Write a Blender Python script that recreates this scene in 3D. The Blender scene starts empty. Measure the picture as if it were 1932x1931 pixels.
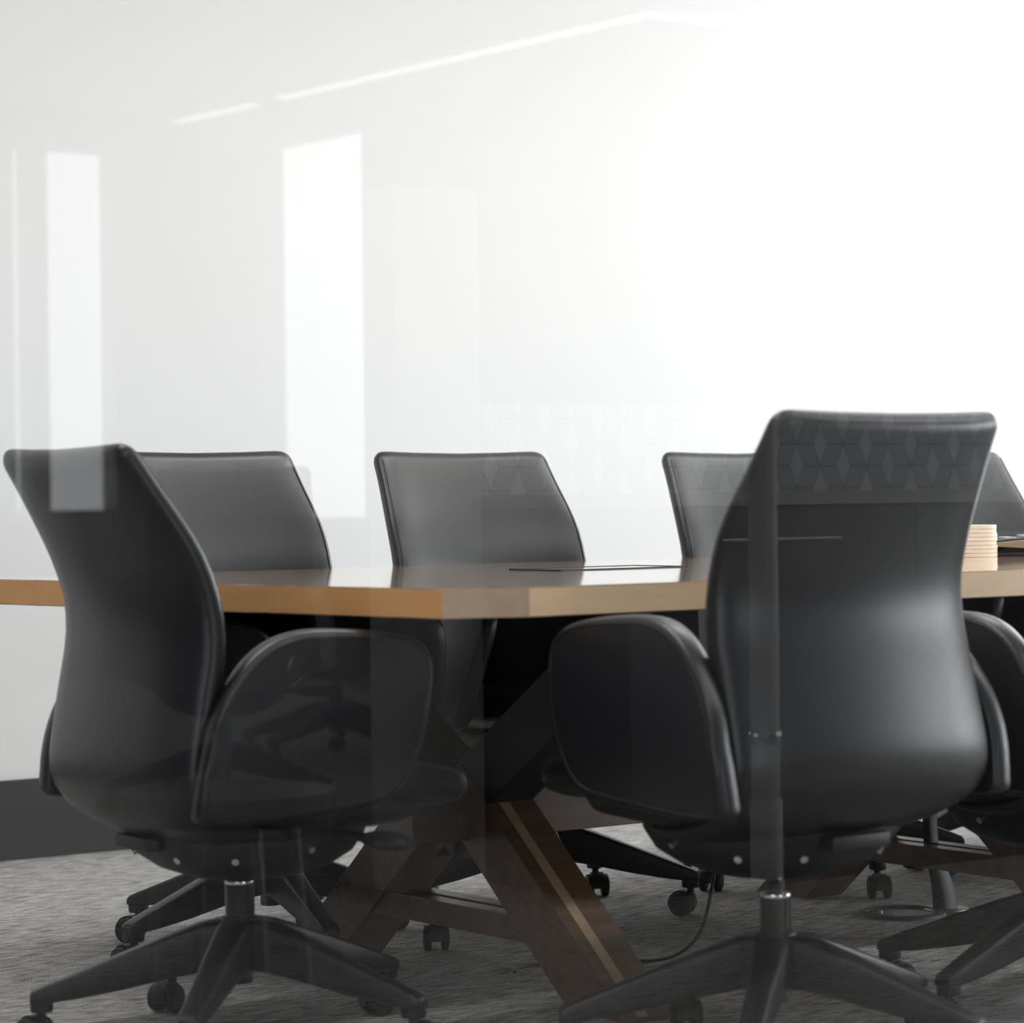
import bpy, bmesh, math, random
from math import sin, cos, radians, pi
from mathutils import Vector, Matrix

random.seed(7)
C = bpy.context.scene.collection
SC = bpy.context.scene

# ------------------------------------------------------------------ camera
H_CAM, PITCH, ROLL, F_PX = 0.8751, radians(-0.2363), radians(-0.7156), 5337.5
cam_data = bpy.data.cameras.new('camera')
cam_data.sensor_fit = 'HORIZONTAL'
cam_data.sensor_width = 36.0
cam_data.lens = 36.0 * F_PX / 1932.0
cam_data.clip_start = 0.05
cam_data.clip_end = 200
cam_data.dof.use_dof = True
cam_data.dof.focus_distance = 5.6
cam_data.dof.aperture_fstop = 4.5
cam = bpy.data.objects.new('camera', cam_data)
C.objects.link(cam)
fwd = Vector((0, cos(PITCH), sin(PITCH)))
upv = Vector((0, -sin(PITCH), cos(PITCH)))
rgt = Vector((1, 0, 0))
cx_ = rgt * cos(ROLL) + upv * sin(ROLL)
cy_ = upv * cos(ROLL) - rgt * sin(ROLL)
cz_ = -fwd
cam.matrix_world = Matrix(((cx_.x, cy_.x, cz_.x, 0), (cx_.y, cy_.y, cz_.y, 0), (cx_.z, cy_.z, cz_.z, H_CAM), (0, 0, 0, 1)))
SC.camera = cam

# ------------------------------------------------------------------ world, lights, exposure
SC.view_settings.view_transform = 'Standard'
SC.view_settings.look = 'None'
SC.view_settings.gamma = 1.0
SC.view_settings.use_curve_mapping = False
SC.view_settings.exposure = 0.0
world = bpy.data.worlds.new('world')
SC.world = world
world.use_nodes = True
world.node_tree.nodes['Background'].inputs[0].default_value = (0.93, 0.97, 1.0, 1)
world.node_tree.nodes['Background'].inputs[1].default_value = 3.3
SC.cycles.max_bounces = 8
SC.cycles.diffuse_bounces = 5
SC.cycles.glossy_bounces = 4
SC.cycles.transparent_max_bounces = 12
SC.cycles.caustics_reflective = False
SC.cycles.caustics_refractive = False
SC.cycles.sample_clamp_indirect = 6.0

# room frame: A along the table, B across it (away from the camera)
YAW = radians(-36.6242)
VA = Vector((cos(YAW), -sin(YAW), 0))
VB = Vector((-VA.y, VA.x, 0))
O0 = Vector((-0.0702, 4.292, 0))
ROT = math.atan2(VA.y, VA.x)
def T(a, b, z=0.0):
    return O0 + VA * a + VB * b + Vector((0, 0, z))

def area(name, loc, direction, sx, sy, power, color=(1, 1, 1), spread=pi):
    l = bpy.data.lights.new(name, 'AREA')
    l.shape = 'RECTANGLE'; l.size = sx; l.size_y = sy; l.energy = power; l.color = color; l.spread = spread
    o = bpy.data.objects.new(name, l); C.objects.link(o)
    o.location = loc
    o.rotation_euler = Vector(direction).to_track_quat('-Z', 'Y').to_euler()
    return o
FLOOR_A0, FLOOR_A1, FLOOR_B0, FLOOR_B1 = -6.0, 9.0, -12.0, 2.868
CEIL = 2.9
# daylight through the tall window in the conference room's right end wall
area('window_daylight', T(5.30, 1.25, 1.85), -VA, 2.9, 1.8, 70, (0.97, 0.985, 1.0))
# unseen daylight panels added before the office walls, for sheen on the leather
area('added_daylight', T(8.85, -4.6, 1.45), -VA, 5.0, 2.2, 430, (0.95, 0.95, 1.0))
area('added_daylight_back', T(-0.2, -11.35, 1.75), VB, 2.6, 1.7, 90, (0.95, 0.96, 1.0))

# ------------------------------------------------------------------ materials
def new_mat(name):
    m = bpy.data.materials.new(name); m.use_nodes = True
    nt = m.node_tree
    return m, nt, nt.nodes['Principled BSDF']
def setp(b, **k):
    for n, v in k.items():
        b.inputs[n.replace('_', ' ')].default_value = v
def simple(name, col, rough=0.5, metal=0.0, bump=0.0, bscale=300.0, **k):
    m, nt, b = new_mat(name)
    setp(b, Base_Color=(*col, 1), Roughness=rough, Metallic=metal)
    for n, v in k.items(): b.inputs[n.replace('_', ' ')].default_value = v
    tc = nt.nodes.new('ShaderNodeTexCoord')
    nz = nt.nodes.new('ShaderNodeTexNoise'); nz.inputs['Scale'].default_value = bscale
    nz.inputs['Detail'].default_value = 3
    nt.links.new(tc.outputs['Object'], nz.inputs['Vector'])
    mr = nt.nodes.new('ShaderNodeMapRange')
    mr.inputs['To Min'].default_value = max(0.0, rough - 0.05); mr.inputs['To Max'].default_value = min(1.0, rough + 0.05)
    nt.links.new(nz.outputs['Fac'], mr.inputs['Value']); nt.links.new(mr.outputs['Result'], b.inputs['Roughness'])
    if bump:
        bp = nt.nodes.new('ShaderNodeBump'); bp.inputs['Strength'].default_value = bump; bp.inputs['Distance'].default_value = 0.001
        nt.links.new(nz.outputs['Fac'], bp.inputs['Height']); nt.links.new(bp.outputs['Normal'], b.inputs['Normal'])
    return m
def emit(name, col, s):
    m, nt, b = new_mat(name)
    setp(b, Base_Color=(0.8, 0.8, 0.8, 1), Emission_Color=(*col, 1), Emission_Strength=s)
    return m
def wood(name, c1, c2, rough, scale=(1.0, 14.0, 14.0), strips=0.0, coat=0.0, sheen=0.0):
    """grain runs along object X; strips = width of the glued staves"""
    m, nt, b = new_mat(name)
    N, L = nt.nodes, nt.links
    tc = N.new('ShaderNodeTexCoord'); mp = N.new('ShaderNodeMapping')
    mp.inputs['Scale'].default_value = scale
    L.new(tc.outputs['Object'], mp.inputs['Vector'])
    nz = N.new('ShaderNodeTexNoise'); nz.inputs['Scale'].default_value = 3.0; nz.inputs['Detail'].default_value = 8; nz.inputs['Distortion'].default_value = 0.6
    L.new(mp.outputs['Vector'], nz.inputs['Vector'])
    nf = N.new('ShaderNodeTexNoise'); nf.inputs['Scale'].default_value = 30.0; nf.inputs['Detail'].default_value = 4
    L.new(mp.outputs['Vector'], nf.inputs['Vector'])
    mx = N.new('ShaderNodeMix'); mx.data_type = 'RGBA'
    mx.inputs['A'].default_value = (*c1, 1); mx.inputs['B'].default_value = (*c2, 1)
    ad = N.new('ShaderNodeMath'); ad.operation = 'MULTIPLY_ADD'; ad.inputs[1].default_value = 0.35
    L.new(nf.outputs['Fac'], ad.inputs[0])
    sb = N.new('ShaderNodeMapRange'); sb.inputs['From Min'].default_value = 0.3; sb.inputs['From Max'].default_value = 0.7
    sb.inputs['To Min'].default_value = -0.15; sb.inputs['To Max'].default_value = 0.75
    L.new(nz.outputs['Fac'], sb.inputs['Value']); L.new(sb.outputs['Result'], ad.inputs[2])
    out = ad.outputs[0]
    if strips:
        sx = N.new('ShaderNodeSeparateXYZ'); L.new(tc.outputs['Object'], sx.inputs[0])
        dv = N.new('ShaderNodeMath'); dv.operation = 'DIVIDE'; dv.inputs[1].default_value = strips; L.new(sx.outputs['Y'], dv.inputs[0])
        fl = N.new('ShaderNodeMath'); fl.operation = 'FLOOR'; L.new(dv.outputs[0], fl.inputs[0])
        wn = N.new('ShaderNodeTexWhiteNoise'); wn.noise_dimensions = '1D'; L.new(fl.outputs[0], wn.inputs['W'])
        a2 = N.new('ShaderNodeMath'); a2.operation = 'MULTIPLY_ADD'; a2.inputs[1].default_value = 0.9
        L.new(wn.outputs['Value'], a2.inputs[0]); L.new(out, a2.inputs[2])
        s2 = N.new('ShaderNodeMath'); s2.operation = 'SUBTRACT'; s2.inputs[1].default_value = 0.4; s2.use_clamp = True
        L.new(a2.outputs[0], s2.inputs[0]); out = s2.outputs[0]
    L.new(out, mx.inputs['Factor']); L.new(mx.outputs['Result'], b.inputs['Base Color'])
    setp(b, Roughness=rough)
    if coat: setp(b, Coat_Weight=coat, Coat_Roughness=0.06)
    if sheen: setp(b, Coat_Weight=sheen, Coat_Roughness=0.3)
    if coat: return m
    bp = N.new('ShaderNodeBump'); bp.inputs['Strength'].default_value = 0.12; bp.inputs['Distance'].default_value = 0.0005
    L.new(nf.outputs['Fac'], bp.inputs['Height']); L.new(bp.outputs['Normal'], b.inputs['Normal'])
    return m

M = {}
M['leather'] = simple('black_leather', (0.006, 0.005, 0.0075), 0.37, bump=0.2, bscale=420.0, Specular_IOR_Level=0.6)
M['seam'] = simple('leather_seam', (0.010, 0.009, 0.010), 0.5)
M['plastic'] = simple('charcoal_nylon', (0.013, 0.013, 0.014), 0.42, bump=0.1, bscale=600.0)
M['blackplastic'] = simple('black_plastic', (0.010, 0.010, 0.011), 0.5)
M['rubber'] = simple('caster_rubber', (0.012, 0.012, 0.012), 0.6)
M['column'] = simple('black_gas_column', (0.018, 0.017, 0.017), 0.22, metal=0.4)
M['chrome'] = simple('chrome', (0.75, 0.76, 0.77), 0.12, metal=1.0)
M['steel'] = simple('brushed_steel', (0.55, 0.57, 0.58), 0.3, metal=1.0)
M['oak'] = wood('butcher_block_top', (0.66, 0.47, 0.31), (0.40, 0.25, 0.16), 0.14, (1.2, 10, 10), strips=0.045, coat=1.0)
M['oak_side'] = wood('long_grain_edge', (0.90, 0.64, 0.41), (0.80, 0.54, 0.33), 0.42, (1.5, 12, 12))
M['oak_end'] = wood('end_grain_edge', (0.86, 0.45, 0.17), (0.78, 0.38, 0.13), 0.42, (12, 1.5, 12))
M['oak_corner'] = wood('corner_edge', (0.60, 0.43, 0.31), (0.52, 0.36, 0.25), 0.45, (12, 1.5, 12))
M['walnut'] = wood('walnut', (0.060, 0.030, 0.016), (0.125, 0.068, 0.038), 0.42, (1.0, 12, 12), sheen=0.35)
M['walnut_streak'] = wood('walnut_lit_streak', (0.34, 0.25, 0.165), (0.26, 0.18, 0.11), 0.42, (1.0, 12, 12))  # pale tone for the light streak painted on the legs
M['coaster'] = wood('beech_coaster', (0.97, 0.89, 0.79), (0.94, 0.84, 0.72), 0.5, (8, 8, 40))
M['tan'] = simple('champagne_metal', (0.42, 0.34, 0.26), 0.35, metal=0.6)
M['key'] = simple('silver_key', (0.6, 0.6, 0.62), 0.3, metal=0.5)
M['wall'] = simple('white_wall_paint', (0.86, 0.86, 0.87), 0.75, bump=0.05, bscale=180.0)
M['darkwall'] = simple('charcoal_wall_paint', (0.16, 0.16, 0.17), 0.8, bump=0.05, bscale=180.0)
M['whitepaint'] = simple('pale_grey_paint', (0.62, 0.62, 0.61), 0.5)
M['hallwall'] = simple('grey_wall_paint', (0.27, 0.27, 0.28), 0.8, bump=0.05, bscale=180.0)
M['ceiling'] = simple('ceiling_paint', (0.80, 0.80, 0.80), 0.85, bump=0.05, bscale=120.0)
M['hallceiling'] = simple('office_ceiling_paint', (0.36, 0.36, 0.36), 0.85, bump=0.05, bscale=120.0)
M['base'] = simple('charcoal_vinyl_base', (0.042, 0.042, 0.045), 0.62)
M['cabinet'] = simple('dark_cabinet', (0.022, 0.020, 0.020), 0.35)
M['counter'] = simple('grey_counter', (0.38, 0.38, 0.38), 0.3)
M['sky'] = emit('overcast_sky', (0.93, 0.975, 1.0), 3.0)
M['lampglow'] = emit('lamp_diffuser', (1, 0.985, 0.96), 3.2)
M['striplight'] = emit('strip_diffuser', (1, 0.99, 0.97), 2.6)
M['satin'] = simple('satin_aluminium', (0.62, 0.64, 0.65), 0.35, metal=0.5)
M['frame'] = simple('window_frame_paint', (0.5, 0.5, 0.5), 0.5)

# carpet: loop pile laid in planks whose ribs change direction
m, nt, b = new_mat('grey_plank_carpet'); N, L = nt.nodes, nt.links
tc = N.new('ShaderNodeTexCoord')
def ribs(sx, sy, rot):
    mp = N.new('ShaderNodeMapping'); mp.inputs['Rotation'].default_value = (0, 0, rot); mp.inputs['Scale'].default_value = (sx, sy, 1)
    L.new(tc.outputs['Object'], mp.inputs['Vector'])
    n = N.new('ShaderNodeTexNoise'); n.inputs['Scale'].default_value = 1.0; n.inputs['Detail'].default_value = 4; n.inputs['Roughness'].default_value = 0.65
    L.new(mp.outputs['Vector'], n.inputs['Vector']); return n
r1 = ribs(16, 190, radians(8)); r2 = ribs(16, 190, radians(52))
bk = N.new('ShaderNodeTexBrick'); bk.inputs['Scale'].default_value = 1.0; bk.inputs['Brick Width'].default_value = 1.0; bk.inputs['Row Height'].default_value = 0.25
bk.inputs['Mortar Size'].default_value = 0.0; bk.inputs['Color1'].default_value = (0, 0, 0, 1); bk.inputs['Color2'].default_value = (1, 1, 1, 1); bk.offset = 0.5
mpb = N.new('ShaderNodeMapping'); mpb.inputs['Rotation'].default_value = (0, 0, radians(30)); L.new(tc.outputs['Object'], mpb.inputs['Vector']); L.new(mpb.outputs['Vector'], bk.inputs['Vector'])
gt = N.new('ShaderNodeMath'); gt.operation = 'GREATER_THAN'; gt.inputs[1].default_value = 0.5; L.new(bk.outputs['Color'], gt.inputs[0])
mx = N.new('ShaderNodeMix'); mx.data_type = 'FLOAT'; L.new(gt.outputs[0], mx.inputs['Factor']); L.new(r1.outputs['Fac'], mx.inputs['A']); L.new(r2.outputs['Fac'], mx.inputs['B'])
fine = N.new('ShaderNodeTexNoise'); fine.inputs['Scale'].default_value = 330; fine.inputs['Detail'].default_value = 2; L.new(tc.outputs['Object'], fine.inputs['Vector'])
m2 = N.new('ShaderNodeMath'); m2.operation = 'MULTIPLY_ADD'; m2.inputs[1].default_value = 0.35; L.new(fine.outputs['Fac'], m2.inputs[0]); L.new(mx.outputs['Result'], m2.inputs[2])
cr = N.new('ShaderNodeValToRGB'); cr.color_ramp.elements[0].position = 0.56; cr.color_ramp.elements[0].color = (0.105, 0.100, 0.096, 1)
cr.color_ramp.elements[1].position = 0.78; cr.color_ramp.elements[1].color = (0.60, 0.585, 0.57, 1)
L.new(m2.outputs[0], cr.inputs['Fac']); L.new(cr.outputs['Color'], b.inputs['Base Color'])
setp(b, Roughness=0.95); b.inputs['Specular IOR Level'].default_value = 0.1
bp = N.new('ShaderNodeBump'); bp.inputs['Strength'].default_value = 0.8; bp.inputs['Distance'].default_value = 0.004; L.new(m2.outputs[0], bp.inputs['Height']); L.new(bp.outputs['Normal'], b.inputs['Normal'])
M['carpet'] = m

# glass: the pane's front face reflects by Fresnel, the rest lets light through
m = bpy.data.materials.new('clear_glass'); m.use_nodes = True; nt = m.node_tree; N, L = nt.nodes, nt.links
for n in list(N): N.remove(n)
o_ = N.new('ShaderNodeOutputMaterial'); ms = N.new('ShaderNodeMixShader'); tr = N.new('ShaderNodeBsdfTransparent'); gl = N.new('ShaderNodeBsdfGlossy')
tr.inputs['Color'].default_value = (0.965, 0.98, 0.975, 1); gl.inputs['Roughness'].default_value = 0.0
# Schlick reflectance, the same from either side of the pane
ge = N.new('ShaderNodeNewGeometry'); dt = N.new('ShaderNodeVectorMath'); dt.operation = 'DOT_PRODUCT'
L.new(ge.outputs['Incoming'], dt.inputs[0]); L.new(ge.outputs['Normal'], dt.inputs[1])
prev = dt.outputs['Value']
for op, v in (('ABSOLUTE', None), ('SUBTRACT', 'r'), ('POWER', 5.0), ('MULTIPLY_ADD', 0.926)):
    nn_ = N.new('ShaderNodeMath'); nn_.operation = op
    if v == 'r': nn_.inputs[0].default_value = 1.0; L.new(prev, nn_.inputs[1])
    else:
        L.new(prev, nn_.inputs[0])
        if v is not None: nn_.inputs[1].default_value = v
    if op == 'MULTIPLY_ADD': nn_.inputs[2].default_value = 0.062
    prev = nn_.outputs[0]
L.new(prev, ms.inputs[0]); L.new(tr.outputs[0], ms.inputs[1]); L.new(gl.outputs[0], ms.inputs[2]); L.new(ms.outputs[0], o_.inputs['Surface'])
M['glass'] = m
m = bpy.data.materials.new('glass_back'); m.use_nodes = True; nt = m.node_tree; N, L = nt.nodes, nt.links
for n in list(N): N.remove(n)
o_ = N.new('ShaderNodeOutputMaterial'); tr = N.new('ShaderNodeBsdfTransparent'); tr.inputs['Color'].default_value = (0.99, 1, 0.995, 1); L.new(tr.outputs[0], o_.inputs['Surface'])
M['glass_back'] = m
M['glass_edge'] = simple('glass_edge', (0.55, 0.66, 0.64), 0.2)

# tiled splashback: running courses broken up by slim diamonds (a lattice of slanted joints)
m, nt, b = new_mat('diamond_tile'); N, L = nt.nodes, nt.links
tc = N.new('ShaderNodeTexCoord'); sx = N.new('ShaderNodeSeparateXYZ'); L.new(tc.outputs['Object'], sx.inputs[0])
def mth(op, a, bb=None, c=None):
    n = N.new('ShaderNodeMath'); n.operation = op
    for i, v in enumerate((a, bb, c)):
        if v is None: continue
        if isinstance(v, (int, float)): n.inputs[i].default_value = v
        else: L.new(v, n.inputs[i])
    return n.outputs[0]
TU, TZ = 0.16, 0.056
def diamond(ou, oz):
    du = mth('ABSOLUTE', mth('SUBTRACT', mth('FRACT', mth('ADD', mth('DIVIDE', sx.outputs['X'], TU), ou)), 0.5))
    dz = mth('ABSOLUTE', mth('SUBTRACT', mth('FRACT', mth('ADD', mth('DIVIDE', sx.outputs['Z'], 2 * TZ), oz)), 0.5))
    return mth('ADD', mth('DIVIDE', du, 0.165), mth('DIVIDE', dz, 0.5))
d1 = diamond(0.0, 0.0); d2 = diamond(0.5, 0.5); dm = mth('MINIMUM', d1, d2)
inside = mth('LESS_THAN', dm, 1.0)
ln = mth('LESS_THAN', mth('ABSOLUTE', mth('SUBTRACT', dm, 1.0)), 0.06)
fz2 = mth('FRACT', mth('ADD', mth('DIVIDE', sx.outputs['Z'], TZ), 0.5)); jl2 = mth('MULTIPLY', mth('LESS_THAN', mth('ABSOLUTE', mth('SUBTRACT', fz2, 0.5)), 0.03), mth('SUBTRACT', 1.0, inside))
mxc = N.new('ShaderNodeMix'); mxc.data_type = 'RGBA'; mxc.inputs['A'].default_value = (0.46, 0.52, 0.57, 1); mxc.inputs['B'].default_value = (0.74, 0.80, 0.86, 1); L.new(inside, mxc.inputs['Factor'])
mxd = N.new('ShaderNodeMix'); mxd.data_type = 'RGBA'; L.new(mxc.outputs['Result'], mxd.inputs['A']); mxd.inputs['B'].default_value = (0.12, 0.13, 0.14, 1)
L.new(mth('MAXIMUM', ln, jl2), mxd.inputs['Factor']); L.new(mxd.outputs['Result'], b.inputs['Base Color']); setp(b, Roughness=0.2)
M['tile'] = m

# ------------------------------------------------------------------ mesh helpers
def obj(name, bm, mats, parent=None, smooth=None, loc=None, rotz=None):
    bmesh.ops.remove_doubles(bm, verts=bm.verts, dist=1e-6)
    bmesh.ops.recalc_face_normals(bm, faces=bm.faces)
    me = bpy.data.meshes.new(name); bm.to_mesh(me); bm.free()
    if not isinstance(mats, (list, tuple)): mats = [mats]
    for mm in mats: me.materials.append(M[mm] if isinstance(mm, str) else mm)
    o = bpy.data.objects.new(name, me); C.objects.link(o)
    if parent is not None: o.parent = parent
    if loc is not None: o.location = loc
    if rotz is not None: o.rotation_euler = (0, 0, rotz)
    if smooth is not None:
        me.polygons.foreach_set('use_smooth', [True] * len(me.polygons))
        try: me.set_sharp_from_angle(angle=radians(smooth))
        except Exception: pass
    return o
def box(bm, lo, hi, bevel=0.0, mat=0, xf=None):
    r = bmesh.ops.create_cube(bm, size=1.0); vs = r['verts']
    lo, hi = Vector(lo), Vector(hi); c, s = (lo + hi) / 2, hi - lo
    for v in vs: v.co = Vector((v.co.x * s.x, v.co.y * s.y, v.co.z * s.z)) + c
    fs = list({f for v in vs for f in v.link_faces})
    for f in fs: f.material_index = mat
    if bevel:
        es = list({e for v in vs for e in v.link_edges})
        rr = bmesh.ops.bevel(bm, geom=es, offset=bevel, segments=2, affect='EDGES', profile=0.6)
        vs = list({v for f in rr['faces'] for v in f.verts} | {v for v in vs if v.is_valid})
    if xf is not None:
        for v in vs: v.co = xf @ v.co
    return vs
def prism(bm, pts, y0, y1, axis='Y', bevel=0.0, seg=2):
    """closed outline pts (p,q) extruded; axis X: (y,z) outline, Y: (x,z), Z: (x,y)"""
    def mk(p, d):
        if axis == 'X': return (d, p[0], p[1])
        if axis == 'Y': return (p[0], d, p[1])
        return (p[0], p[1], d)
    v0 = [bm.verts.new(mk(p, y0)) for p in pts]; v1 = [bm.verts.new(mk(p, y1)) for p in pts]
    n = len(pts); caps = [bm.faces.new(v0), bm.faces.new(list(reversed(v1)))]
    sides = [bm.faces.new((v0[i], v0[(i + 1) % n], v1[(i + 1) % n], v1[i])) for i in range(n)]
    if bevel:
        es = list({e for f in caps for e in f.edges})
        bmesh.ops.bevel(bm, geom=es, offset=bevel, segments=seg, affect='EDGES', profile=0.6)
    return v0 + v1
def cyl(bm, c, r, z0, z1, n=28, r2=None, axis='Z', bevel=0.0, mat=0):
    r2 = r if r2 is None else r2
    def mk(ca, sa, rr, z):
        if axis == 'Z': return (c[0] + rr * ca, c[1] + rr * sa, z)
        if axis == 'X': return (z, c[0] + rr * ca, c[1] + rr * sa)
        return (c[0] + rr * ca, z, c[1] + rr * sa)
    a = [bm.verts.new(mk(cos(2 * pi * i / n), sin(2 * pi * i / n), r, z0)) for i in range(n)]
    b_ = [bm.verts.new(mk(cos(2 * pi * i / n), sin(2 * pi * i / n), r2, z1)) for i in range(n)]
    caps = [bm.faces.new(a), bm.faces.new(list(reversed(b_)))]
    fs = caps + [bm.faces.new((a[i], a[(i + 1) % n], b_[(i + 1) % n], b_[i])) for i in range(n)]
    for f in fs: f.material_index = mat
    if bevel:
        es = list({e for f in caps for e in f.edges})
        bmesh.ops.bevel(bm, geom=es, offset=bevel, segments=2, affect='EDGES', profile=0.5)
def loft(bm, rings, cap=True):
    vr = [[bm.verts.new(p) for p in r] for r in rings]
    n = len(vr[0])
    for i in range(len(vr) - 1):
        for j in range(n):
            bm.faces.new((vr[i][j], vr[i][(j + 1) % n], vr[i + 1][(j + 1) % n], vr[i + 1][j]))
    if cap:
        bm.faces.new(list(reversed(vr[0]))); bm.faces.new(vr[-1])
    return vr
def catmull(pts, n=8):
    P = [Vector(p) for p in pts]; P = [P[0] * 2 - P[1]] + P + [P[-1] * 2 - P[-2]]; out = []
    for i in range(1, len(P) - 2):
        for k in range(n):
            t = k / n; p0, p1, p2, p3 = P[i - 1], P[i], P[i + 1], P[i + 2]
            out.append(0.5 * ((2 * p1) + (p2 - p0) * t + (2 * p0 - 5 * p1 + 4 * p2 - p3) * t * t + (3 * p1 - p0 - 3 * p2 + p3) * t ** 3))
    out.append(P[-2].copy()); return out
def tube(bm, pts, r, n=8):
    pts = [Vector(p) for p in pts]; rings = []
    for i, p in enumerate(pts):
        d = (pts[min(i + 1, len(pts) - 1)] - pts[max(i - 1, 0)]).normalized()
        s = d.cross(Vector((0, 0, 1))); s = Vector((1, 0, 0)) if s.length < 1e-4 else s.normalized(); t = s.cross(d)
        rings.append([p + (s * cos(2 * pi * k / n) + t * sin(2 * pi * k / n)) * r for k in range(n)])
    loft(bm, rings)
def se(t, e):
    return math.copysign(abs(t) ** e, t)
def thing(name, label, cat, loc=(0, 0, 0), rotz=0.0, group=None):
    o = bpy.data.objects.new(name, None); C.objects.link(o)
    o.location = loc; o.rotation_euler = (0, 0, rotz); o['label'] = label; o['category'] = cat
    if group: o['group'] = group
    return o
def tag(o, label, cat, group=None):
    o['label'] = label; o['category'] = cat
    if group: o['group'] = group
    return o
def struct(name, bm, mats, **k):
    o = obj(name, bm, mats, **k)
    if o.parent is None: o['kind'] = 'structure'
    return o
def room(name, bm, mats, **k):     # mesh given in room (A,B,z) coordinates
    return struct(name, bm, mats, loc=O0, rotz=ROT, **k)

# ------------------------------------------------------------------ the setting
bm = bmesh.new(); prism(bm, [(FLOOR_A0, -11.65), (5.15, -11.65), (5.15, -9.15), (FLOOR_A1, -9.15), (FLOOR_A1, FLOOR_B1 + 0.2), (FLOOR_A0, FLOOR_B1 + 0.2)], -0.12, 0, 'Z'); room('floor', bm, 'carpet')
bm = bmesh.new(); box(bm, (FLOOR_A0, -1.0, CEIL), (FLOOR_A1, FLOOR_B1 + 0.2, CEIL + 0.15)); room('ceiling', bm, 'ceiling')
bm = bmesh.new(); prism(bm, [(FLOOR_A0, -11.65), (5.15, -11.65), (5.15, -9.15), (FLOOR_A1, -9.15), (FLOOR_A1, -1.0), (FLOOR_A0, -1.0)], CEIL, CEIL + 0.15, 'Z'); room('ceiling_office', bm, 'hallceiling')
bm = bmesh.new(); box(bm, (-3.0, FLOOR_B1, 0), (5.4, FLOOR_B1 + 0.15, CEIL)); room('wall_far', bm, 'wall')
bm = bmesh.new(); box(bm, (-3.0, FLOOR_B1 - 0.012, 0), (5.4, FLOOR_B1, 0.198), 0.002); room('baseboard_far', bm, 'base')
bm = bmesh.new(); box(bm, (-2.75, -0.99, 0), (-2.6, FLOOR_B1, CEIL)); room('wall_left', bm, 'darkwall')
# right end wall with its big window
bm = bmesh.new()
box(bm, (5.4, -1.0, 0), (5.55, -0.35, CEIL)); box(bm, (5.4, -0.35, 0), (5.55, 2.75, 0.45)); box(bm, (5.4, -0.35, 2.8), (5.55, 2.75, CEIL)); box(bm, (5.4, 2.75, 0), (5.55, FLOOR_B1 + 0.15, CEIL))
room('wall_right', bm, 'wall')

# glass front between the camera and the room (two panes meeting at a butt joint)
GB = -1.0
def pane(name, a0, a1):
    bm = bmesh.new(); box(bm, (a0, GB, 0.05), (a1, GB + 0.012, 2.86))
    bm.faces.ensure_lookup_table()
    for f in bm.faces:
        c = f.calc_center_median(); f.normal_update()
        if abs(f.normal.y) > 0.5: f.material_index = 0 if c.y < GB + 0.006 else 1
        else: f.material_index = 2
    return room(name, bm, ['glass', 'glass_back', 'glass_edge'])
pane('window_1', -2.60, 1.5); pane('window_2', 1.503, 5.38)
bm = bmesh.new(); box(bm, (-2.6, GB - 0.02, 0), (5.4, GB + 0.032, 0.05), 0.003); room('trim_1', bm, 'steel')
bm = bmesh.new(); box(bm, (-2.6, GB - 0.02, 2.86), (5.4, GB + 0.032, CEIL), 0.003); room('trim_2', bm, 'steel')

# the office on the camera's side of the glass (seen only as a reflection)
bm = bmesh.new()
HB = -11.5
for a0, a1, z0, z1 in ((FLOOR_A0, 4.03, 0, CEIL), (4.03, 4.60, 0, 0.85), (4.03, 4.60, 2.70, CEIL), (4.60, 5.15, 0, CEIL), (4.12, 4.22, 0.85, 2.70)):
    box(bm, (a0, HB - 0.15, z0), (a1, HB, z1))
room('wall_back', bm, 'hallwall')
bm = bmesh.new()
for b0, b1, z0, z1 in ((HB, -10.72, 0, CEIL), (-10.72, -9.78, 0, 0.80), (-10.72, -9.78, 2.67, CEIL), (-9.78, -9.0, 0, CEIL)):
    box(bm, (5.0, b0, z0), (5.15, b1, z1))
box(bm, (5.15, -9.15, 0), (9.0, -9.0, CEIL)); box(bm, (9.0, -9.15, 0), (9.15, -1.0, CEIL)); box(bm, (5.55, -1.0, 0), (9.0, -0.85, CEIL))
room('wall_office', bm, 'hallwall')
bm = bmesh.new(); box(bm, (FLOOR_A0 - 0.15, HB, 0), (FLOOR_A0, -7.0, CEIL)); box(bm, (FLOOR_A0 - 0.15, -2.2, 0), (FLOOR_A0, -1.0, CEIL)); box(bm, (FLOOR_A0 - 0.15, -7.0, 0), (FLOOR_A0, -2.2, 0.8)); box(bm, (FLOOR_A0 - 0.15, -7.0, 2.7), (FLOOR_A0, -2.2, CEIL)); box(bm, (FLOOR_A0, -1.0, 0), (-2.75, -0.85, CEIL)); room('wall_side', bm, 'hallwall')

# ceiling lamps of the conference room
for i in range(3):
    a = -0.6 + i * 2.2
    lt = thing('ceiling_light', ('linear ceiling light nearest the left wall', 'linear ceiling light over the middle of the table', 'linear ceiling light nearest the daylight window')[i], 'ceiling light', T(a, 0.75, CEIL), ROT, 'linear ceiling lights')
    bm = bmesh.new(); box(bm, (-0.85, -0.09, -0.05), (0.85, 0.09, 0), 0.004); obj('housing', bm, 'frame', lt)
    bm = bmesh.new(); box(bm, (-0.83, -0.075, -0.056), (0.83, 0.075, -0.051)); obj('diffuser', bm, 'lampglow', lt)
    l = area('ceiling_glow', T(a, 0.75, CEIL - 0.07), (0, 0, -1), 0.14, 1.6, 26, (1.0, 0.985, 0.97))
    l.rotation_euler = (0, 0, ROT + pi / 2)
    l.parent = None
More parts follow.
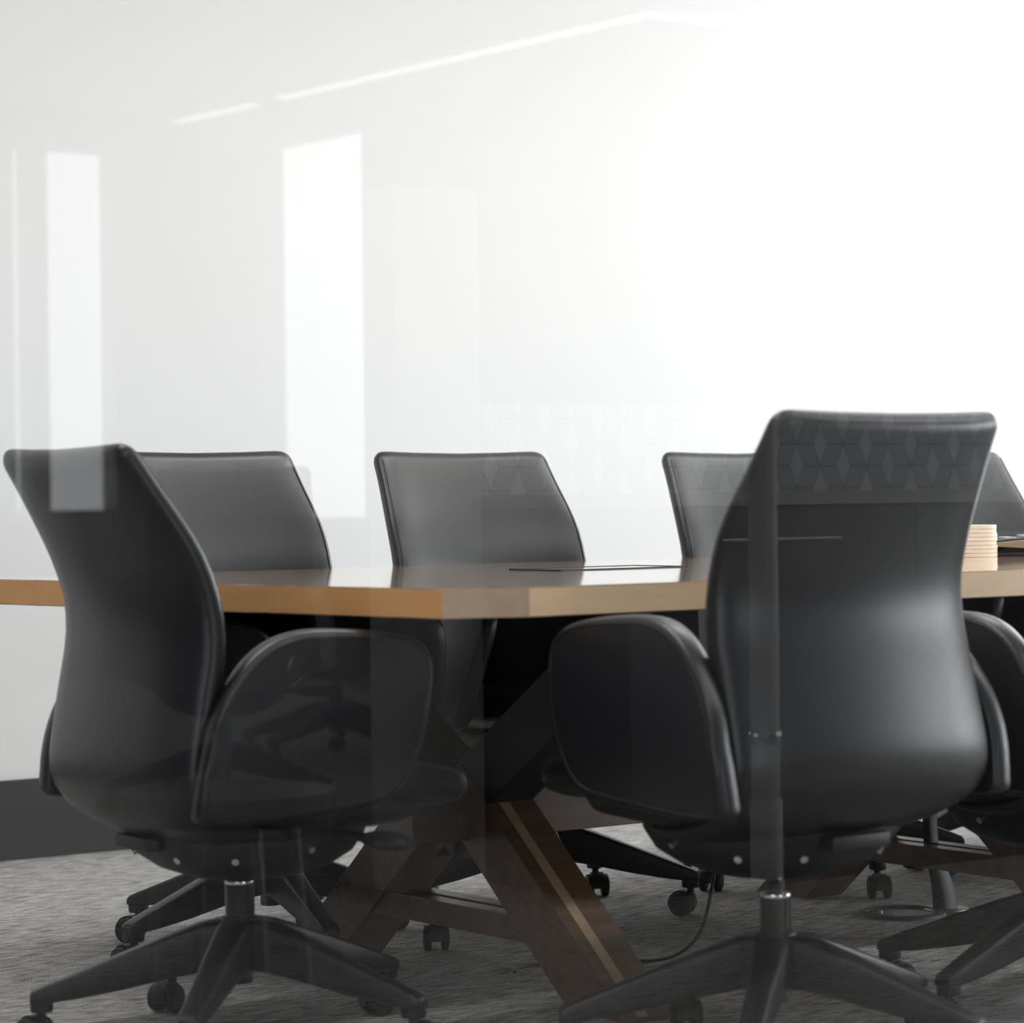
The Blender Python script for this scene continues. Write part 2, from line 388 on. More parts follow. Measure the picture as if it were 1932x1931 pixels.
# unseen linear lamps added outside the glass to light the table's near face
for i in range(3):
    a = -1.6 + i * 2.4
    lt = thing('added_office_light', ('unseen added ceiling light outside the glass at the left', 'unseen added ceiling light outside the glass in the middle', 'unseen added ceiling light outside the glass at the right')[i], 'ceiling light', T(a, -1.55, CEIL), ROT, 'added office ceiling lights')
    bm = bmesh.new(); box(bm, (-1.1, -0.09, -0.05), (1.1, 0.09, 0), 0.004); obj('housing', bm, 'frame', lt)
    bm = bmesh.new(); box(bm, (-1.08, -0.075, -0.056), (1.08, 0.075, -0.051)); obj('diffuser', bm, 'lampglow', lt)
    l = area('added_office_glow', T(a, -1.55, CEIL - 0.07), (0, 0, -1), 0.14, 2.1, (17, 17, 40)[i], (1.0, 0.985, 0.97))
    l.rotation_euler = (0, 0, ROT + pi / 2)
# strip light along the office ceiling
sl = thing('strip_light', 'long slim strip light turning a corner on the office ceiling', 'ceiling light', T(4.92, -7.52, CEIL - 0.01), ROT)
bm = bmesh.new(); box(bm, (-0.05, -3.92, -0.02), (0.05, 0.05, 0.01), 0.002); box(bm, (0.05, -0.05, -0.02), (2.6, 0.05, 0.01), 0.002); obj('housing', bm, 'frame', sl)
bm = bmesh.new()
for b0, b1 in ((-2.85, 0.04), (-3.86, -3.1)): box(bm, (-0.04, b0, -0.026), (0.04, b1, -0.021))
box(bm, (0.04, -0.04, -0.026), (2.55, 0.04, -0.021))
obj('diffuser', bm, 'striplight', sl)

# ------------------------------------------------------------------ kitchenette behind the camera's right (reflected)
kt = thing('kitchen_island', 'dark kitchen counter with grey top and diamond tile splashback reflected in the glass', 'kitchen counter', T(1.30, -3.80, 0), ROT)
for i in range(4):
    bm = bmesh.new(); box(bm, (i * 0.86 + 0.004, 0.02, 0.10), (i * 0.86 + 0.856, 0.58, 0.855), 0.003); obj('cabinet', bm, 'cabinet', kt)
bm = bmesh.new(); box(bm, (0, 0.06, 0), (3.44, 0.52, 0.10)); obj('plinth', bm, 'cabinet', kt)
bm = bmesh.new(); box(bm, (-0.01, -0.02, 0.856), (3.46, 0.62, 0.886), 0.003); obj('worktop', bm, 'counter', kt)
bm = bmesh.new(); box(bm, (0, -0.10, 0.0), (3.44, -0.021, 1.10)); obj('splashback', bm, 'tile', kt)
bm = bmesh.new(); box(bm, (0, -0.12, 1.101), (3.44, -0.03, 1.58), 0.002); obj('back_panel', bm, 'hallwall', kt)
for i in range(4):
    bm = bmesh.new(); cyl(bm, (0.595, 0.78), 0.006, i * 0.86 + 0.25, i * 0.86 + 0.61, 10, axis='X')
    for q in (0.27, 0.59): cyl(bm, (i * 0.86 + q, 0.78), 0.005, 0.575, 0.597, 8, axis='Y')
    obj('handle', bm, 'steel', kt)
bm = bmesh.new(); box(bm, (1.05, -3.84, 0), (1.28, -3.72, 1.58), 0.003); room('column_1', bm, 'whitepaint')

# chrome posts standing in front of the counter
def post(a, b, z1, r, label):
    p = thing('chrome_post', label, 'post', T(a, b, 0), ROT, 'chrome posts on the office side')
    bm = bmesh.new(); cyl(bm, (0, 0), r * 3.4, 0, 0.012, 32, bevel=0.003); obj('foot_plate', bm, 'steel', p, smooth=40)
    bm = bmesh.new(); cyl(bm, (0, 0), r, 0.012, z1, 28, bevel=0.002); obj('pole', bm, 'frame', p, smooth=40)
    bm = bmesh.new(); cyl(bm, (0, 0), r * 1.12, 0.013, 0.417, 28, bevel=0.002); obj('sleeve', bm, 'whitepaint', p, smooth=40)
    for z in (0.50, 0.28):
        bm = bmesh.new(); cyl(bm, (0, 0), r * 1.15, z, z + 0.02, 28, bevel=0.003); obj('collar', bm, 'chrome', p, smooth=40)
post(0.36, -1.73, 0.99, 0.022, 'tall chrome post reflected over the nearest right-hand chair')

st = thing('low_stool', 'low round stool on chrome legs reflected beside the left end chair', 'stool', T(-0.45, -1.96, 0), ROT)
bm = bmesh.new(); cyl(bm, (0, 0), 0.155, 0.43, 0.47, 40, bevel=0.01); obj('seat', bm, 'cabinet', st, smooth=40)
for k in range(4):
    c_, s_ = cos(radians(8 + 90 * k)), sin(radians(8 + 90 * k))
    bm = bmesh.new(); tube(bm, [(0.10 * c_, 0.10 * s_, 0.43), (0.135 * c_, 0.135 * s_, 0.0)], 0.009, 14); obj('leg', bm, 'satin', st, smooth=50)

# ------------------------------------------------------------------ the conference table
ct = thing('conference_table', 'long conference table with pale butcher-block top on dark crossed timber legs', 'table', T(0, 0, 0), ROT)
W, TH, TT, LEN = 1.4073, 0.74, 0.0468, 3.42
dl = radians(6.46)
ell = lambda s: Vector((-sin(dl) * s, cos(dl) * s))            # left end direction (leans outward)
far_l = ell(W / cos(dl))
out = [Vector((0.1188, 0)), Vector((LEN - 0.12, 0)), Vector((LEN, 0.06)) , Vector((LEN + 0.16, W - 0.06)), Vector((LEN + 0.04, W)),
       far_l + Vector((0.12, 0)), far_l - ell(0.055), ell(0.0554)]
bm = bmesh.new()
pts = [(p.x, p.y) for p in out]
v0 = [bm.verts.new((x, y, TH - TT)) for x, y in pts]; v1 = [bm.verts.new((x, y, TH)) for x, y in pts]
bm.faces.new(list(reversed(v0))).material_index = 0
bm.faces.new(v1).material_index = 0
n = len(pts)
edge_mat = {0: 1, 1: 3, 2: 2, 3: 3, 4: 1, 5: 3, 6: 2, 7: 3}
for i in range(n):
    f = bm.faces.new((v0[i], v0[(i + 1) % n], v1[(i + 1) % n], v1[i])); f.material_index = edge_mat[i]
bmesh.ops.bevel(bm, geom=[e for e in bm.edges if abs(e.verts[0].co.z - e.verts[1].co.z) < 1e-6], offset=0.0018, segments=2, affect='EDGES')
obj('tabletop', bm, ['oak', 'oak_side', 'oak_end', 'oak_corner'], ct)

# power flap let into the top
fl = bmesh.new()
FA0, FA1, FB0, FB1 = 0.746, 1.058, 0.735, 0.898
for lo, hi in (((FA0, FB0), (FA0 + 0.012, FB1)), ((FA1 - 0.004, FB0), (FA1, FB1)), ((FA0, FB0), (FA1, FB0 + 0.004)), ((FA0, FB1 - 0.004), (FA1, FB1))):
    box(fl, (lo[0], lo[1], TH - 0.01), (hi[0], hi[1], TH + 0.0022))
pf = obj('power_flap', fl, 'blackplastic', ct)
bm = bmesh.new(); box(bm, (FA0 + 0.014, FB0 + 0.006, TH - 0.008), (FA1 - 0.006, FB1 - 0.006, TH + 0.0012)); obj('lid', bm, 'oak', pf)

# timber frames: paired planks with a shadow gap
CB, HS, SL, TV, LW = 0.7029, 0.3651, 0.853, 0.139, 0.1078
ZU = TH - TT - 0.001
UZ, US = 0.378, 0.66
def frame(a0, k):
    # lower legs
    for sgn in (1, -1):
        bf, bx = CB - sgn * HS, CB
        zx = SL * HS
        off = TV / SL
        p = [(bf, 0), (bx, SL * HS), (bx, 0.40), (bf - sgn * off + sgn * 0.40 / SL, 0.40), (bf - sgn * off, 0)]
        bm = bmesh.new()
        aa = a0 if sgn == 1 else a0 + 0.0005
        prism(bm, p, aa, aa + LW, 'X', bevel=0.0015, seg=1)
        o = obj('leg', bm, 'walnut', ct)
        # pale strip that paints the lit streak on each leg's upper face
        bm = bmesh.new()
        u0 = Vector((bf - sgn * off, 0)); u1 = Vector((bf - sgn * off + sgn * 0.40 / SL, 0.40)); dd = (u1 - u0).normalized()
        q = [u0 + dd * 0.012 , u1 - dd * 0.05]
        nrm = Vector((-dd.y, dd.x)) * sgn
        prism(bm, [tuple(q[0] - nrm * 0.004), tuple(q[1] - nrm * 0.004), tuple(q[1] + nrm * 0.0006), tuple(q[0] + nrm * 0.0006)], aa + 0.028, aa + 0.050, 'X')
        obj('lit_streak', bm, 'walnut_streak', o)
    # upper arms to the underside of the top
    for sgn in (1, -1):
        bo = CB - sgn * (ZU - UZ) / US
        d = 0.13
        p = [(CB + sgn * 0.03, UZ - 0.02 - d), (CB + sgn * 0.03, UZ - 0.02), (bo, ZU), (bo - sgn * d / US, ZU)]
        bo2 = bo - sgn * d / US
        if abs(bo2 - CB) > 0.6:
            bo2 = CB - sgn * 0.6
            zz = UZ - d + US * 0.6
            p = [(CB + sgn * 0.03, UZ - 0.02 - d), (CB + sgn * 0.03, UZ - 0.02), (bo, ZU), (bo2, ZU), (bo2, zz)]
        bm = bmesh.new(); prism(bm, p, a0 + 0.004, a0 + LW - 0.004, 'X', bevel=0.0015, seg=1); obj('upper_arm', bm, 'blackplastic', ct)  # black instead of walnut, standing in for the shade under the top
    # low stretcher between the feet
    zt, zb = 0.146, 0.101
    bl = CB - HS + zt / SL - 0.10; br = CB + HS - zt / SL + 0.10
    bm = bmesh.new(); pw = (0.095 - 0.016) / 2
    box(bm, (a0 + 0.006, bl, zb), (a0 + 0.006 + pw, br, zt), 0.0012); box(bm, (a0 + 0.006 + pw + 0.016, bl, zb), (a0 + 0.101, br, zt), 0.0012)
    box(bm, (a0 + 0.006 + pw - 0.001, bl, zb + 0.006), (a0 + 0.006 + pw + 0.017, br, zt - 0.012))
    obj('stretcher', bm, 'walnut', ct)
for k, a0 in enumerate((0.4448, 1.6616, 2.878)): frame(a0, k)
bm = bmesh.new(); box(bm, (0.325, 0.625, 0.266), (3.10, 0.735, 0.368), 0.0015); obj('spine_beam', bm, 'walnut', ct)

# ------------------------------------------------------------------ conference chair
def catmull2(pts, n=6):
    return catmull([(p[0], p[1], 0) for p in pts], n)
def smooth_chair_part(name, bm, mat, parent, ang=45):
    return obj(name, bm, mat, parent, smooth=ang)
def shell(path, hw, ht, wrap, exps=(5.0, 2.6), nn=44, endround=0.03):
    """padded panel lofted along a (y,z) path; hw/ht/wrap are functions of path fraction"""
    P = catmull2(path, 7); P = [Vector((p.x, p.y)) for p in P]
    lens = [0.0]
    for i in range(1, len(P)): lens.append(lens[-1] + (P[i] - P[i - 1]).length)
    tot = lens[-1]
    stations = []
    er = endround
    def at(s):
        s = min(max(s, 0), tot)
        for i in range(1, len(P)):
            if lens[i] >= s - 1e-9:
                t = (s - lens[i - 1]) / max(lens[i] - lens[i - 1], 1e-9); return P[i - 1].lerp(P[i], t), (P[i] - P[i - 1]).normalized()
        return P[-1], (P[-1] - P[-2]).normalized()
    ss = []
    K = 6
    for k in range(K): ss.append((er * (1 - cos(pi / 2 * k / K)), sin(pi / 2 * k / K)))
    m_ = 30
    for k in range(m_ + 1): ss.append((er + (tot - 2 * er) * k / m_, 1.0))
    for k in range(K - 1, -1, -1): ss.append((tot - er * (1 - cos(pi / 2 * k / K)), sin(pi / 2 * k / K)))
    rings = []
    for s, sc_ in ss:
        c, d = at(s); fr_ = s / tot; nrm = Vector((-d.y, d.x))
        W_, H_, Wr = hw(fr_), ht(fr_), wrap(fr_)
        W_ = W_ - er * 0.9 * (1 - sc_); H_ = max(H_ * (0.12 + 0.88 * sc_), 0.001)
        ring = []
        for k in range(nn):
            th = 2 * pi * k / nn
            x = W_ * se(cos(th), 2 / exps[0]); q = H_ * se(sin(th), 2 / exps[1])
            q += Wr * (x / max(hw(fr_), 1e-6)) ** 2
            p = c + nrm * q; ring.append(Vector((x, p.x, p.y)))
        rings.append(ring)
    return rings
def lerp_tab(tab):
    def f(t):
        for i in range(1, len(tab)):
            if t <= tab[i][0]:
                u = (t - tab[i - 1][0]) / (tab[i][0] - tab[i - 1][0]); u = u * u * (3 - 2 * u); return tab[i - 1][1] * (1 - u) + tab[i][1] * u
        return tab[-1][1]
    return f
BACK_PATH = [(0.10, 0.362), (-0.02, 0.352), (-0.13, 0.362), (-0.205, 0.398), (-0.228, 0.46), (-0.210, 0.56), (-0.186, 0.68), (-0.200, 0.78), (-0.242, 0.89), (-0.282, 0.975)]
BH_W = lerp_tab([(0, 0.18), (0.2, 0.215), (0.29, 0.252), (0.36, 0.260), (0.6, 0.256), (0.75, 0.250), (1.0, 0.226)])
BH_T = lerp_tab([(0, 0.012), (0.3, 0.024), (0.6, 0.030), (1.0, 0.024)])
BH_R = lerp_tab([(0, 0.010), (0.35, -0.032), (0.7, -0.040), (1.0, -0.016)])

def make_caster():
    bm = bmesh.new()
    cyl(bm, (0, 0), 0.0075, 0.036, 0.066, 14)                                         # stem
    for s in (-1, 1):
        cyl(bm, (-0.018, 0.0245), 0.0245, s * 0.010 if s > 0 else s * 0.024, s * 0.024 if s > 0 else s * 0.010, 26, axis='Y', bevel=0.003)
        cyl(bm, (-0.018, 0.0245), 0.016, s * 0.0235 if s > 0 else s * 0.0255, s * 0.0255 if s > 0 else s * 0.0235, 20, axis='Y')
    # hood over the wheels
    arc = [(-0.018 + 0.029 * cos(t), 0.0245 + 0.029 * sin(t)) for t in [radians(q) for q in range(-8, 196, 12)]]
    inn = [(-0.018 + 0.0255 * cos(t), 0.0245 + 0.0255 * sin(t)) for t in [radians(q) for q in range(192, -12, -12)]]
    prism(bm, arc + inn, -0.0125, 0.0125, 'Y')
    box(bm, (-0.020, -0.009, 0.020), (0.009, 0.009, 0.046), 0.003)
    return bm
def make_leg():
    st = [(0.024, 0.200, 0.118, 0.030), (0.06, 0.196, 0.116, 0.027), (0.12, 0.176, 0.106, 0.024), (0.20, 0.146, 0.090, 0.021), (0.27, 0.119, 0.079, 0.019), (0.315, 0.102, 0.074, 0.0175), (0.332, 0.095, 0.0735, 0.017), (0.339, 0.088, 0.076, 0.015)]
    rings = []
    for x, zt, zb, h in st:
        ring = []
        for k in range(20):
            th = 2 * pi * k / 20
            y = h * se(cos(th), 2 / 6.5); z = (zt + zb) / 2 + (zt - zb) / 2 * se(sin(th), 2 / 6.0)
            ring.append(Vector((x, y, z)))
        rings.append(ring)
    bm = bmesh.new(); loft(bm, rings)
    rings = []
    for z, s in ((0.094, 0.85), (0.088, 1.0), (0.064, 1.0), (0.060, 0.92)):
        rings.append([Vector((0.3205 + 0.0185 * s * se(cos(2 * pi * k / 20), 0.6), 0.0165 * s * se(sin(2 * pi * k / 20), 0.6), z)) for k in range(20)])
    loft(bm, rings)
    return bm

def make_chair(name='conference_chair'):
    t = thing(name, 'x', 'chair')
    # backrest: one padded shell, curling under the seat
    bm = bmesh.new(); loft(bm, shell(BACK_PATH, BH_W, BH_T, BH_R, exps=(7.0, 3.0), endround=0.028))
    bk_ = smooth_chair_part('backrest', bm, 'leather', t, 60)
    # seam lines along both long edges of the back's front face
    P = [Vector((p.x, p.y)) for p in catmull2(BACK_PATH, 7)]
    lens = [0.0]
    for i in range(1, len(P)): lens.append(lens[-1] + (P[i] - P[i - 1]).length)
    for s in (-1, 1):
        pl = []
        for i in range(8, len(P) - 2):
            fr_ = lens[i] / lens[-1]; d = (P[i + 1] - P[i - 1]).normalized(); nrm = Vector((-d.y, d.x))
            f = 0.955; w = BH_W(fr_)
            q = -BH_T(fr_) * (1 - f ** 7) ** (1 / 3.0) + BH_R(fr_) * f * f - 0.0004
            p = P[i] + nrm * q; pl.append((s * w * f, p.x, p.y))
        bm = bmesh.new(); tube(bm, pl, 0.0014, 6); obj('seam', bm, 'seam', bk_, smooth=60)
    # seat cushion
    rings = []
    ys = [-0.185, -0.18, -0.165, -0.14, -0.08, 0.0, 0.08, 0.17, 0.245, 0.275, 0.292, 0.300, 0.303]
    sc2 = [0.55, 0.78, 0.92, 1, 1, 1, 1, 1, 0.97, 0.88, 0.72, 0.5, 0.3]
    for y, s in zip(ys, sc2):
        dz = -0.012 * max(0, (y - 0.12) / 0.15) ** 2 * 1.6
        ring = []
        for k in range(40):
            th = 2 * pi * k / 40
            x = (0.238 - 0.03 * (1 - s)) * se(cos(th), 2 / 6.0)
            z = 0.438 + dz + 0.046 * s * se(sin(th), 2 / 2.8) + (0.012 * (x / 0.238) ** 2 if sin(th) > 0 else 0.008 * (x / 0.238) ** 2)
            ring.append(Vector((x, y, z)))
        rings.append(ring)
    bm = bmesh.new(); loft(bm, rings); smooth_chair_part('seat', bm, 'leather', t, 60)
    # seat pan
    rings = []
    for y, s in ((-0.15, 0.6), (-0.14, 0.85), (-0.10, 1), (0.0, 1), (0.12, 1), (0.20, 0.92), (0.235, 0.7), (0.245, 0.4)):
        rings.append([Vector((0.215 * s ** 0.4 * se(cos(2 * pi * k / 32), 2 / 5), y, 0.392 + (0.040 * s) * se(sin(2 * pi * k / 32), 2 / 2.4))) for k in range(32)])
    bm = bmesh.new(); loft(bm, rings); smooth_chair_part('seat_pan', bm, 'blackplastic', t, 50)
    # armrests: leather-wrapped side panels
    prof = [(-0.222, 0.425), (-0.214, 0.48), (-0.190, 0.555), (-0.140, 0.625), (-0.085, 0.665), (-0.02, 0.682), (0.07, 0.680), (0.15, 0.670), (0.195, 0.650), (0.205, 0.615), (0.19, 0.55), (0.165, 0.48), (0.13, 0.425), (0.07, 0.402), (-0.05, 0.392), (-0.16, 0.390), (-0.218, 0.398)]
    pp = catmull2(prof + [prof[0]], 4)[:-1]
    cen = Vector((0.0, 0.52))
    for s in (-1, 1):
        rings = []
        for k, (off, sc_) in enumerate(((-0.019, 0.90), (-0.018, 0.955), (-0.012, 0.99), (0.0, 1.0), (0.012, 0.99), (0.018, 0.955), (0.019, 0.90))):
            ring = []
            for p in pp:
                v = Vector((p.x, p.y)); d = v - cen; inset = (1 - sc_) * 0.14
                v = v - d.normalized() * inset
                flare = 0.010 * math.sin(min(max((v.y - 0.36) / 0.32, 0), 1) * pi) - 0.022 * max(0, (v.y - 0.5) / 0.18)
                ring.append(Vector((s * (0.272 + off + flare), v.x, v.y)))
            rings.append(ring)
        bm = bmesh.new(); vr = loft(bm, rings)
        ar = smooth_chair_part('armrest', bm, 'leather', t, 50)
        pl = []
        for p in pp:
            v = Vector((p.x, p.y)); d = v - cen; v = v - d.normalized() * 0.013
            flare = 0.010 * math.sin(min(max((v.y - 0.36) / 0.32, 0), 1) * pi) - 0.022 * max(0, (v.y - 0.5) / 0.18)
            pl.append((s * (0.272 + 0.0190 + flare), v.x, v.y))
        bm = bmesh.new(); tube(bm, pl + [pl[0]], 0.0012, 5); obj('seam', bm, 'seam', ar, smooth=60)
    # tilt mechanism: a bowl-shaped housing under the pan
    lv = [(0.372, 0.185, 0.190), (0.345, 0.182, 0.187), (0.315, 0.165, 0.168), (0.292, 0.130, 0.135), (0.276, 0.085, 0.090), (0.270, 0.045, 0.05)]
    bm = bmesh.new()
    loft(bm, [[Vector((rx * se(cos(2 * pi * k / 36), 0.8), 0.01 + ry * se(sin(2 * pi * k / 36), 0.8), z)) for k in range(36)] for z, rx, ry in lv])
    box(bm, (-0.06, -0.195, 0.330), (0.06, -0.15, 0.352), 0.006)
    smooth_chair_part('tilt_mechanism', bm, 'blackplastic', t, 35)
    for az, z, r_ in ((-150, 0.318, 0.168), (-112, 0.318, 0.170), (-68, 0.318, 0.170), (-30, 0.318, 0.168), (5, 0.330, 0.176), (175, 0.330, 0.176)):
        c_, s_ = cos(radians(az)), sin(radians(az))
        p0 = Vector((r_ * se(c_, 0.8), 0.01 + r_ * se(s_, 0.8), z)); d_ = Vector((c_, s_, -0.5)).normalized()
        bm = bmesh.new(); tube(bm, [p0 - d_ * 0.006, p0 + d_ * 0.004], 0.006, 14); obj('bolt', bm, 'chrome', t, smooth=40)
    # height lever with its paddle
    bm = bmesh.new(); tube(bm, [(0.12, 0.075, 0.352), (0.20, 0.090, 0.350), (0.27, 0.108, 0.348)], 0.008, 10)
    rings = []
    for x, hy, hz in ((0.225, 0.010, 0.008), (0.245, 0.024, 0.013), (0.280, 0.030, 0.016), (0.320, 0.026, 0.013), (0.350, 0.010, 0.006)):
        rings.append([Vector((x, 0.110 + hy * cos(2 * pi * k / 16), 0.347 + hz * sin(2 * pi * k / 16))) for k in range(16)])
    loft(bm, rings); smooth_chair_part('height_lever', bm, 'blackplastic', t, 50)
    # gas column
    bm = bmesh.new(); cyl(bm, (0, 0), 0.024, 0.19, 0.258, 30); cyl(bm, (0, 0), 0.0145, 0.258, 0.30, 20)
    cl = obj('gas_column', bm, 'column', t, smooth=40)
    bm = bmesh.new(); cyl(bm, (0, 0), 0.0248, 0.256, 0.262, 30, bevel=0.001); obj('collar_ring', bm, 'chrome', cl, smooth=40)
    # hub and five legs with casters
    bm = bmesh.new(); cyl(bm, (0, 0), 0.040, 0.120, 0.203, 30, r2=0.032, bevel=0.004); cyl(bm, (0, 0), 0.020, 0.094, 0.121, 20, bevel=0.003); obj('base_hub', bm, 'plastic', t, smooth=40)
    lm, cm = None, None
    for k in range(5):
        an = 2 * pi * k / 5
        if lm is None:
            lo = obj('leg', make_leg(), 'plastic', t, smooth=45); lm = lo.data
        else:
            lo = bpy.data.objects.new('leg', lm); C.objects.link(lo); lo.parent = t
        lo.rotation_euler = (0, 0, an)
        if cm is None:
            ca = obj('caster', make_caster(), 'rubber', lo, smooth=40); cm = ca.data
        else:
            ca = bpy.data.objects.new('caster', cm); C.objects.link(ca); ca.parent = lo
        ca.location = (0.3205, 0, 0); ca.rotation_euler = (0, 0, 0)
    return t
def copy_tree(o, parent=None):
    c = o.copy(); C.objects.link(c); c.parent = parent
    for ch in list(o.children): copy_tree(ch, c)
    return c
proto = make_chair()
first = [True]
def place_chair(pos, face, base_deg, label, group=None, lift=0.0, casters=None, recline=0.0):
    """face: direction the seat looks to; base_deg: world angle of the star base's first leg"""
    if first[0]: o = proto; first[0] = False
    else: o = copy_tree(proto)
    rz = math.atan2(face[1], face[0]) - pi / 2
    o.location = (pos[0], pos[1], 0); o.rotation_euler = (0, 0, rz)
    o['label'] = label
    if group: o['group'] = group
    i = 0
    for ch in sorted(o.children, key=lambda q: q.name):
        kind = ch.name.split('.')[0]
        if kind == 'leg':
            ch.rotation_euler = (0, 0, radians(base_deg) + 2 * pi * i / 5 - rz)
            ca = ch.children[0]
            w = casters[i] if casters else random.uniform(0, 360)
            ca.rotation_euler = (0, 0, radians(w - base_deg - 72 * i)); i += 1
        elif kind not in ('base_hub', 'gas_column'):
            ch.location = (0, 0, lift)
        if kind == 'backrest':
            r_ = radians(recline); c0 = Vector((0, -0.12, 0.37)); ch.rotation_euler = (r_, 0, 0)
            ch.location = c0 - Matrix.Rotation(r_, 3, 'X') @ c0 + Vector((0, 0, lift))
    return o
def rotv(v, deg):
    c, s = cos(radians(deg)), sin(radians(deg)); return (v.x * c - v.y * s, v.x * s + v.y * c)
G1, G2 = 'conference chairs along the near side', 'conference chairs along the far side'
# caster angle = world direction from wheel towards stem
place_chair((-0.4511, 4.6044), rotv(VA, -3), math.degrees(-0.4675), 'black leather chair at the left end of the table', casters=[200, 30, 60, 320, 20], lift=-0.004, recline=3.5)
place_chair((0.3999, 4.3738), rotv(VB, 0), math.degrees(-0.5368), 'nearest black leather chair, its whole back turned to the glass', G1, lift=0.018, casters=[20, 200, 100, 330, 40])
place_chair((0.9353, 4.8171), rotv(VB, 3), math.degrees(2.6356), 'black leather chair cut off by the right edge, beside the nearest chair', G1, casters=[200, 300, 70, 10, 150])
place_chair((-0.4781, 5.4914), rotv(-VB, 1), math.degrees(0.1076), 'leftmost black leather chair across the table, partly behind the left end chair', G2, casters=[95, 60, 340, 320, 20])
place_chair((0.045, 5.95), rotv(-VB, 0), math.degrees(-0.2047) + 6, 'black leather chair across the table, centred behind the power flap', G2, casters=[340, 100, 80, 20, 60])
q = T(1.898, 1.29); place_chair((q.x, q.y), rotv(-VB, -2), 0.6, 'black leather chair across the table, half hidden behind the nearest chair', G2, casters=[340, 100, 80, 250, 95])
q = T(2.515, 1.25); place_chair((q.x, q.y), rotv(-VB, 0), 0.6, 'farthest black leather chair across the table, beside the stacked coasters', G2)

q = T(1.62, -5.45); place_chair((q.x, q.y), rotv(VB, 40), 20, 'nearer black office chair reflected in the glass over the left end chair')
q = T(2.75, -6.6); place_chair((q.x, q.y), rotv(VB, -70), 55, 'farther black office chair reflected in the glass, near the middle of the table')

# ------------------------------------------------------------------ things on the table
cp = T(1.918, 0.80, TH)
for k in range(8):
    bm = bmesh.new(); r = 0.0495 + random.uniform(-0.001, 0.001); cyl(bm, (0, 0), r - (0.002 if k == 7 else 0), 0.0004, 0.0083, 48, bevel=0.0014)
    o = obj('coaster', bm, 'coaster', smooth=35)
    o.location = (cp.x + random.uniform(-0.0015, 0.0015), cp.y + random.uniform(-0.001, 0.001), cp.z + k * 0.0086)
    pos = ['lowest round wooden coaster of the stack, lying on the table', 'second wooden coaster from the bottom of the stack', 'third wooden coaster from the bottom of the stack', 'fourth wooden coaster from the bottom of the stack',
           'fourth wooden coaster from the top of the stack', 'third wooden coaster from the top of the stack', 'second wooden coaster from the top of the stack', 'topmost round wooden coaster of the stack'][k]
    tag(o, pos, 'coaster', 'wooden coasters stacked on the table')
# desk phone-like console right of the coasters
dp = thing('desk_console', 'wedge-shaped desk console with a row of keys, right of the coasters', 'desk phone', T(2.135, 0.79, TH), ROT - radians(36))
bm = bmesh.new(); box(bm, (-0.14, -0.09, 0.0005), (0.16, 0.09, 0.0075), 0.002); obj('base_plate', bm, 'blackplastic', dp)
bm = bmesh.new(); prism(bm, [(-0.135, 0.021), (-0.13, 0.030), (0.15, 0.055), (0.15, 0.016), (0.02, 0.012)], -0.085, 0.085, 'Y', bevel=0.002); obj('body', bm, 'tan', dp)
bm = bmesh.new(); prism(bm, [(-0.12, 0.008), (-0.10, 0.018), (0.12, 0.014), (0.13, 0.008)], -0.07, 0.07, 'Y'); obj('foot', bm, 'blackplastic', dp)
bm = bmesh.new(); prism(bm, [(-0.135, 0.0305), (-0.135, 0.0325), (0.15, 0.0575), (0.15, 0.0555)], -0.084, 0.084, 'Y'); obj('top_panel', bm, 'blackplastic', dp)
for i in range(6):
    for j in range(3):
        x = -0.10 + i * 0.042; z = 0.0325 + (x + 0.135) * 0.0877
        bm = bmesh.new(); box(bm, (x, -0.065 + j * 0.045, z), (x + 0.02, -0.04 + j * 0.045, z + 0.005), 0.001); obj('key', bm, 'key', dp)
# thin tablet near the far edge
bm = bmesh.new(); box(bm, (-0.09, -0.125, 0.0004), (0.09, 0.125, 0.0075), 0.002); o = obj('tablet', bm, 'blackplastic'); o.location = T(1.74, 1.25, TH); o.rotation_euler = (0, 0, ROT - radians(36) + pi / 2)
tag(o, 'thin black tablet lying flat near the table\'s far edge, half behind the nearest chair', 'tablet')

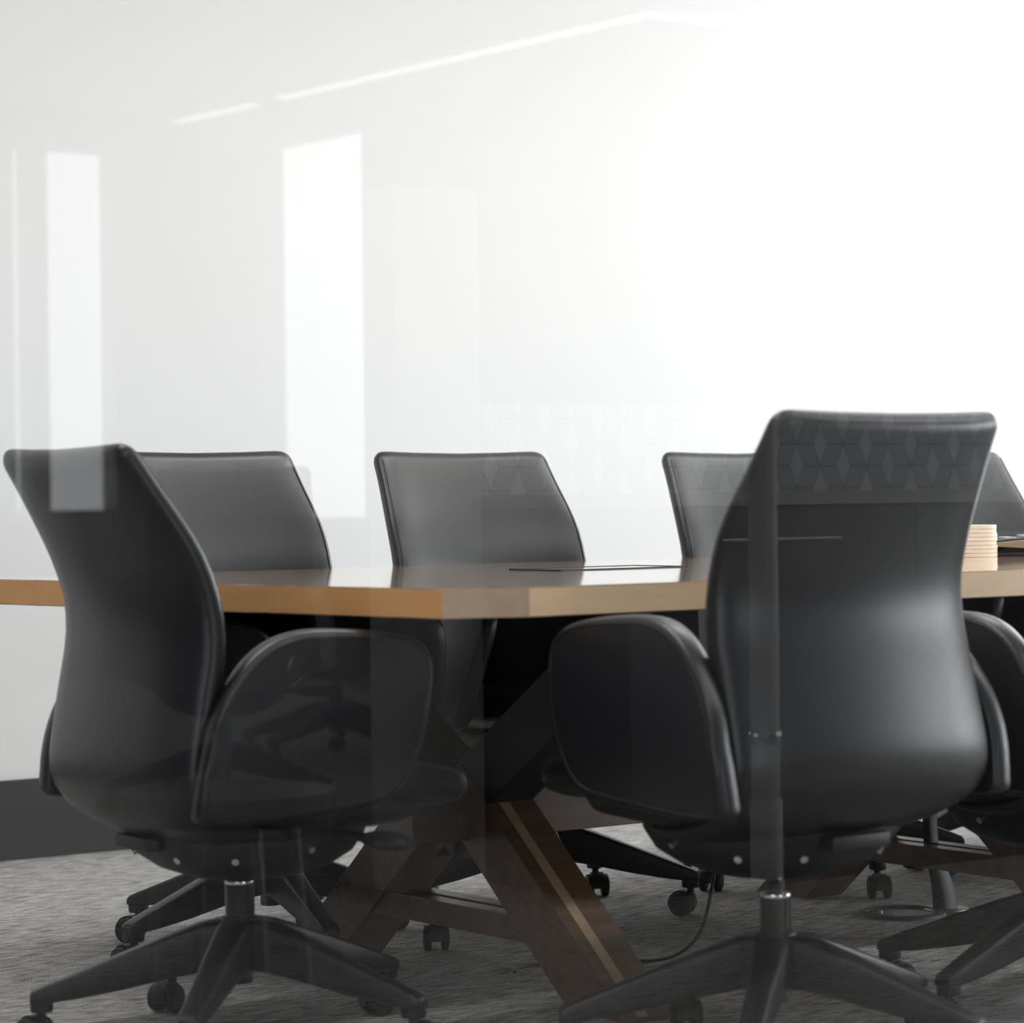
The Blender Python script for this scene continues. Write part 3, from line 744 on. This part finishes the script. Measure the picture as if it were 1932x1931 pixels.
# ------------------------------------------------------------------ floor box, conduit and cable
fb = thing('floor_power_box', 'round black floor socket ring in the carpet beyond the nearest chair', 'floor socket', T(1.655, 0.765, 0))
bm = bmesh.new(); R0 = 0.092
prof = [(R0, 0.0), (R0 - 0.002, 0.006), (R0 - 0.014, 0.009), (R0 - 0.018, 0.007), (R0 - 0.020, 0.001), (R0 - 0.02, 0.0)]
rings = [[Vector((r * cos(2 * pi * k / 56), r * sin(2 * pi * k / 56), z)) for k in range(56)] for r, z in prof]
loft(bm, rings, cap=False); obj('rim', bm, 'base', fb, smooth=40)
bm = bmesh.new(); cyl(bm, (0, 0), R0 - 0.0185, 0.0005, 0.003, 48); obj('cover', bm, 'blackplastic', fb)
bm = bmesh.new(); cyl(bm, (-0.045, 0.0), 0.006, 0.003, 0.010, 14); obj('screw', bm, 'steel', fb, smooth=40)
cd = thing('cable_conduit', 'curved black cable spine rising from the floor socket to the table', 'cable conduit', T(1.745, 0.745, 0), ROT)
P = catmull([(0.02, 0.0, 0.0), (0.012, 0.004, 0.06), (-0.012, 0.01, 0.15), (-0.010, 0.012, 0.30), (0.0, 0.012, 0.50), (0.0, 0.012, ZU)], 5)
bm = bmesh.new(); rings = []
for i, p in enumerate(P):
    w = 0.030 - 0.013 * min(p.z / 0.15, 1)
    rings.append([p + Vector((w * se(cos(2 * pi * k / 20), 0.7), 0.6 * w * se(sin(2 * pi * k / 20), 0.7), 0)) for k in range(20)])
loft(bm, rings); obj('spine', bm, 'blackplastic', cd, smooth=40)
bm = bmesh.new(); cyl(bm, (0.02, 0.0), 0.048, 0.0005, 0.006, 28, bevel=0.002); obj('foot', bm, 'tan', cd, smooth=40)
cb = [(0.93, 0.50, 0.685), (0.92, 0.49, 0.45), (0.905, 0.478, 0.25), (0.897, 0.487, 0.15), (0.895, 0.515, 0.075), (0.89, 0.565, 0.028), (0.872, 0.63, 0.0045), (0.80, 0.70, 0.0045), (0.66, 0.74, 0.0045), (0.60, 0.70, 0.0045)]
P = catmull([T(*c) for c in cb], 10)
bm = bmesh.new(); tube(bm, P, 0.0036, 10); o = obj('power_cable', bm, 'blackplastic', smooth=60); tag(o, 'thin black cable hanging from the table and curving over the carpet', 'cable')
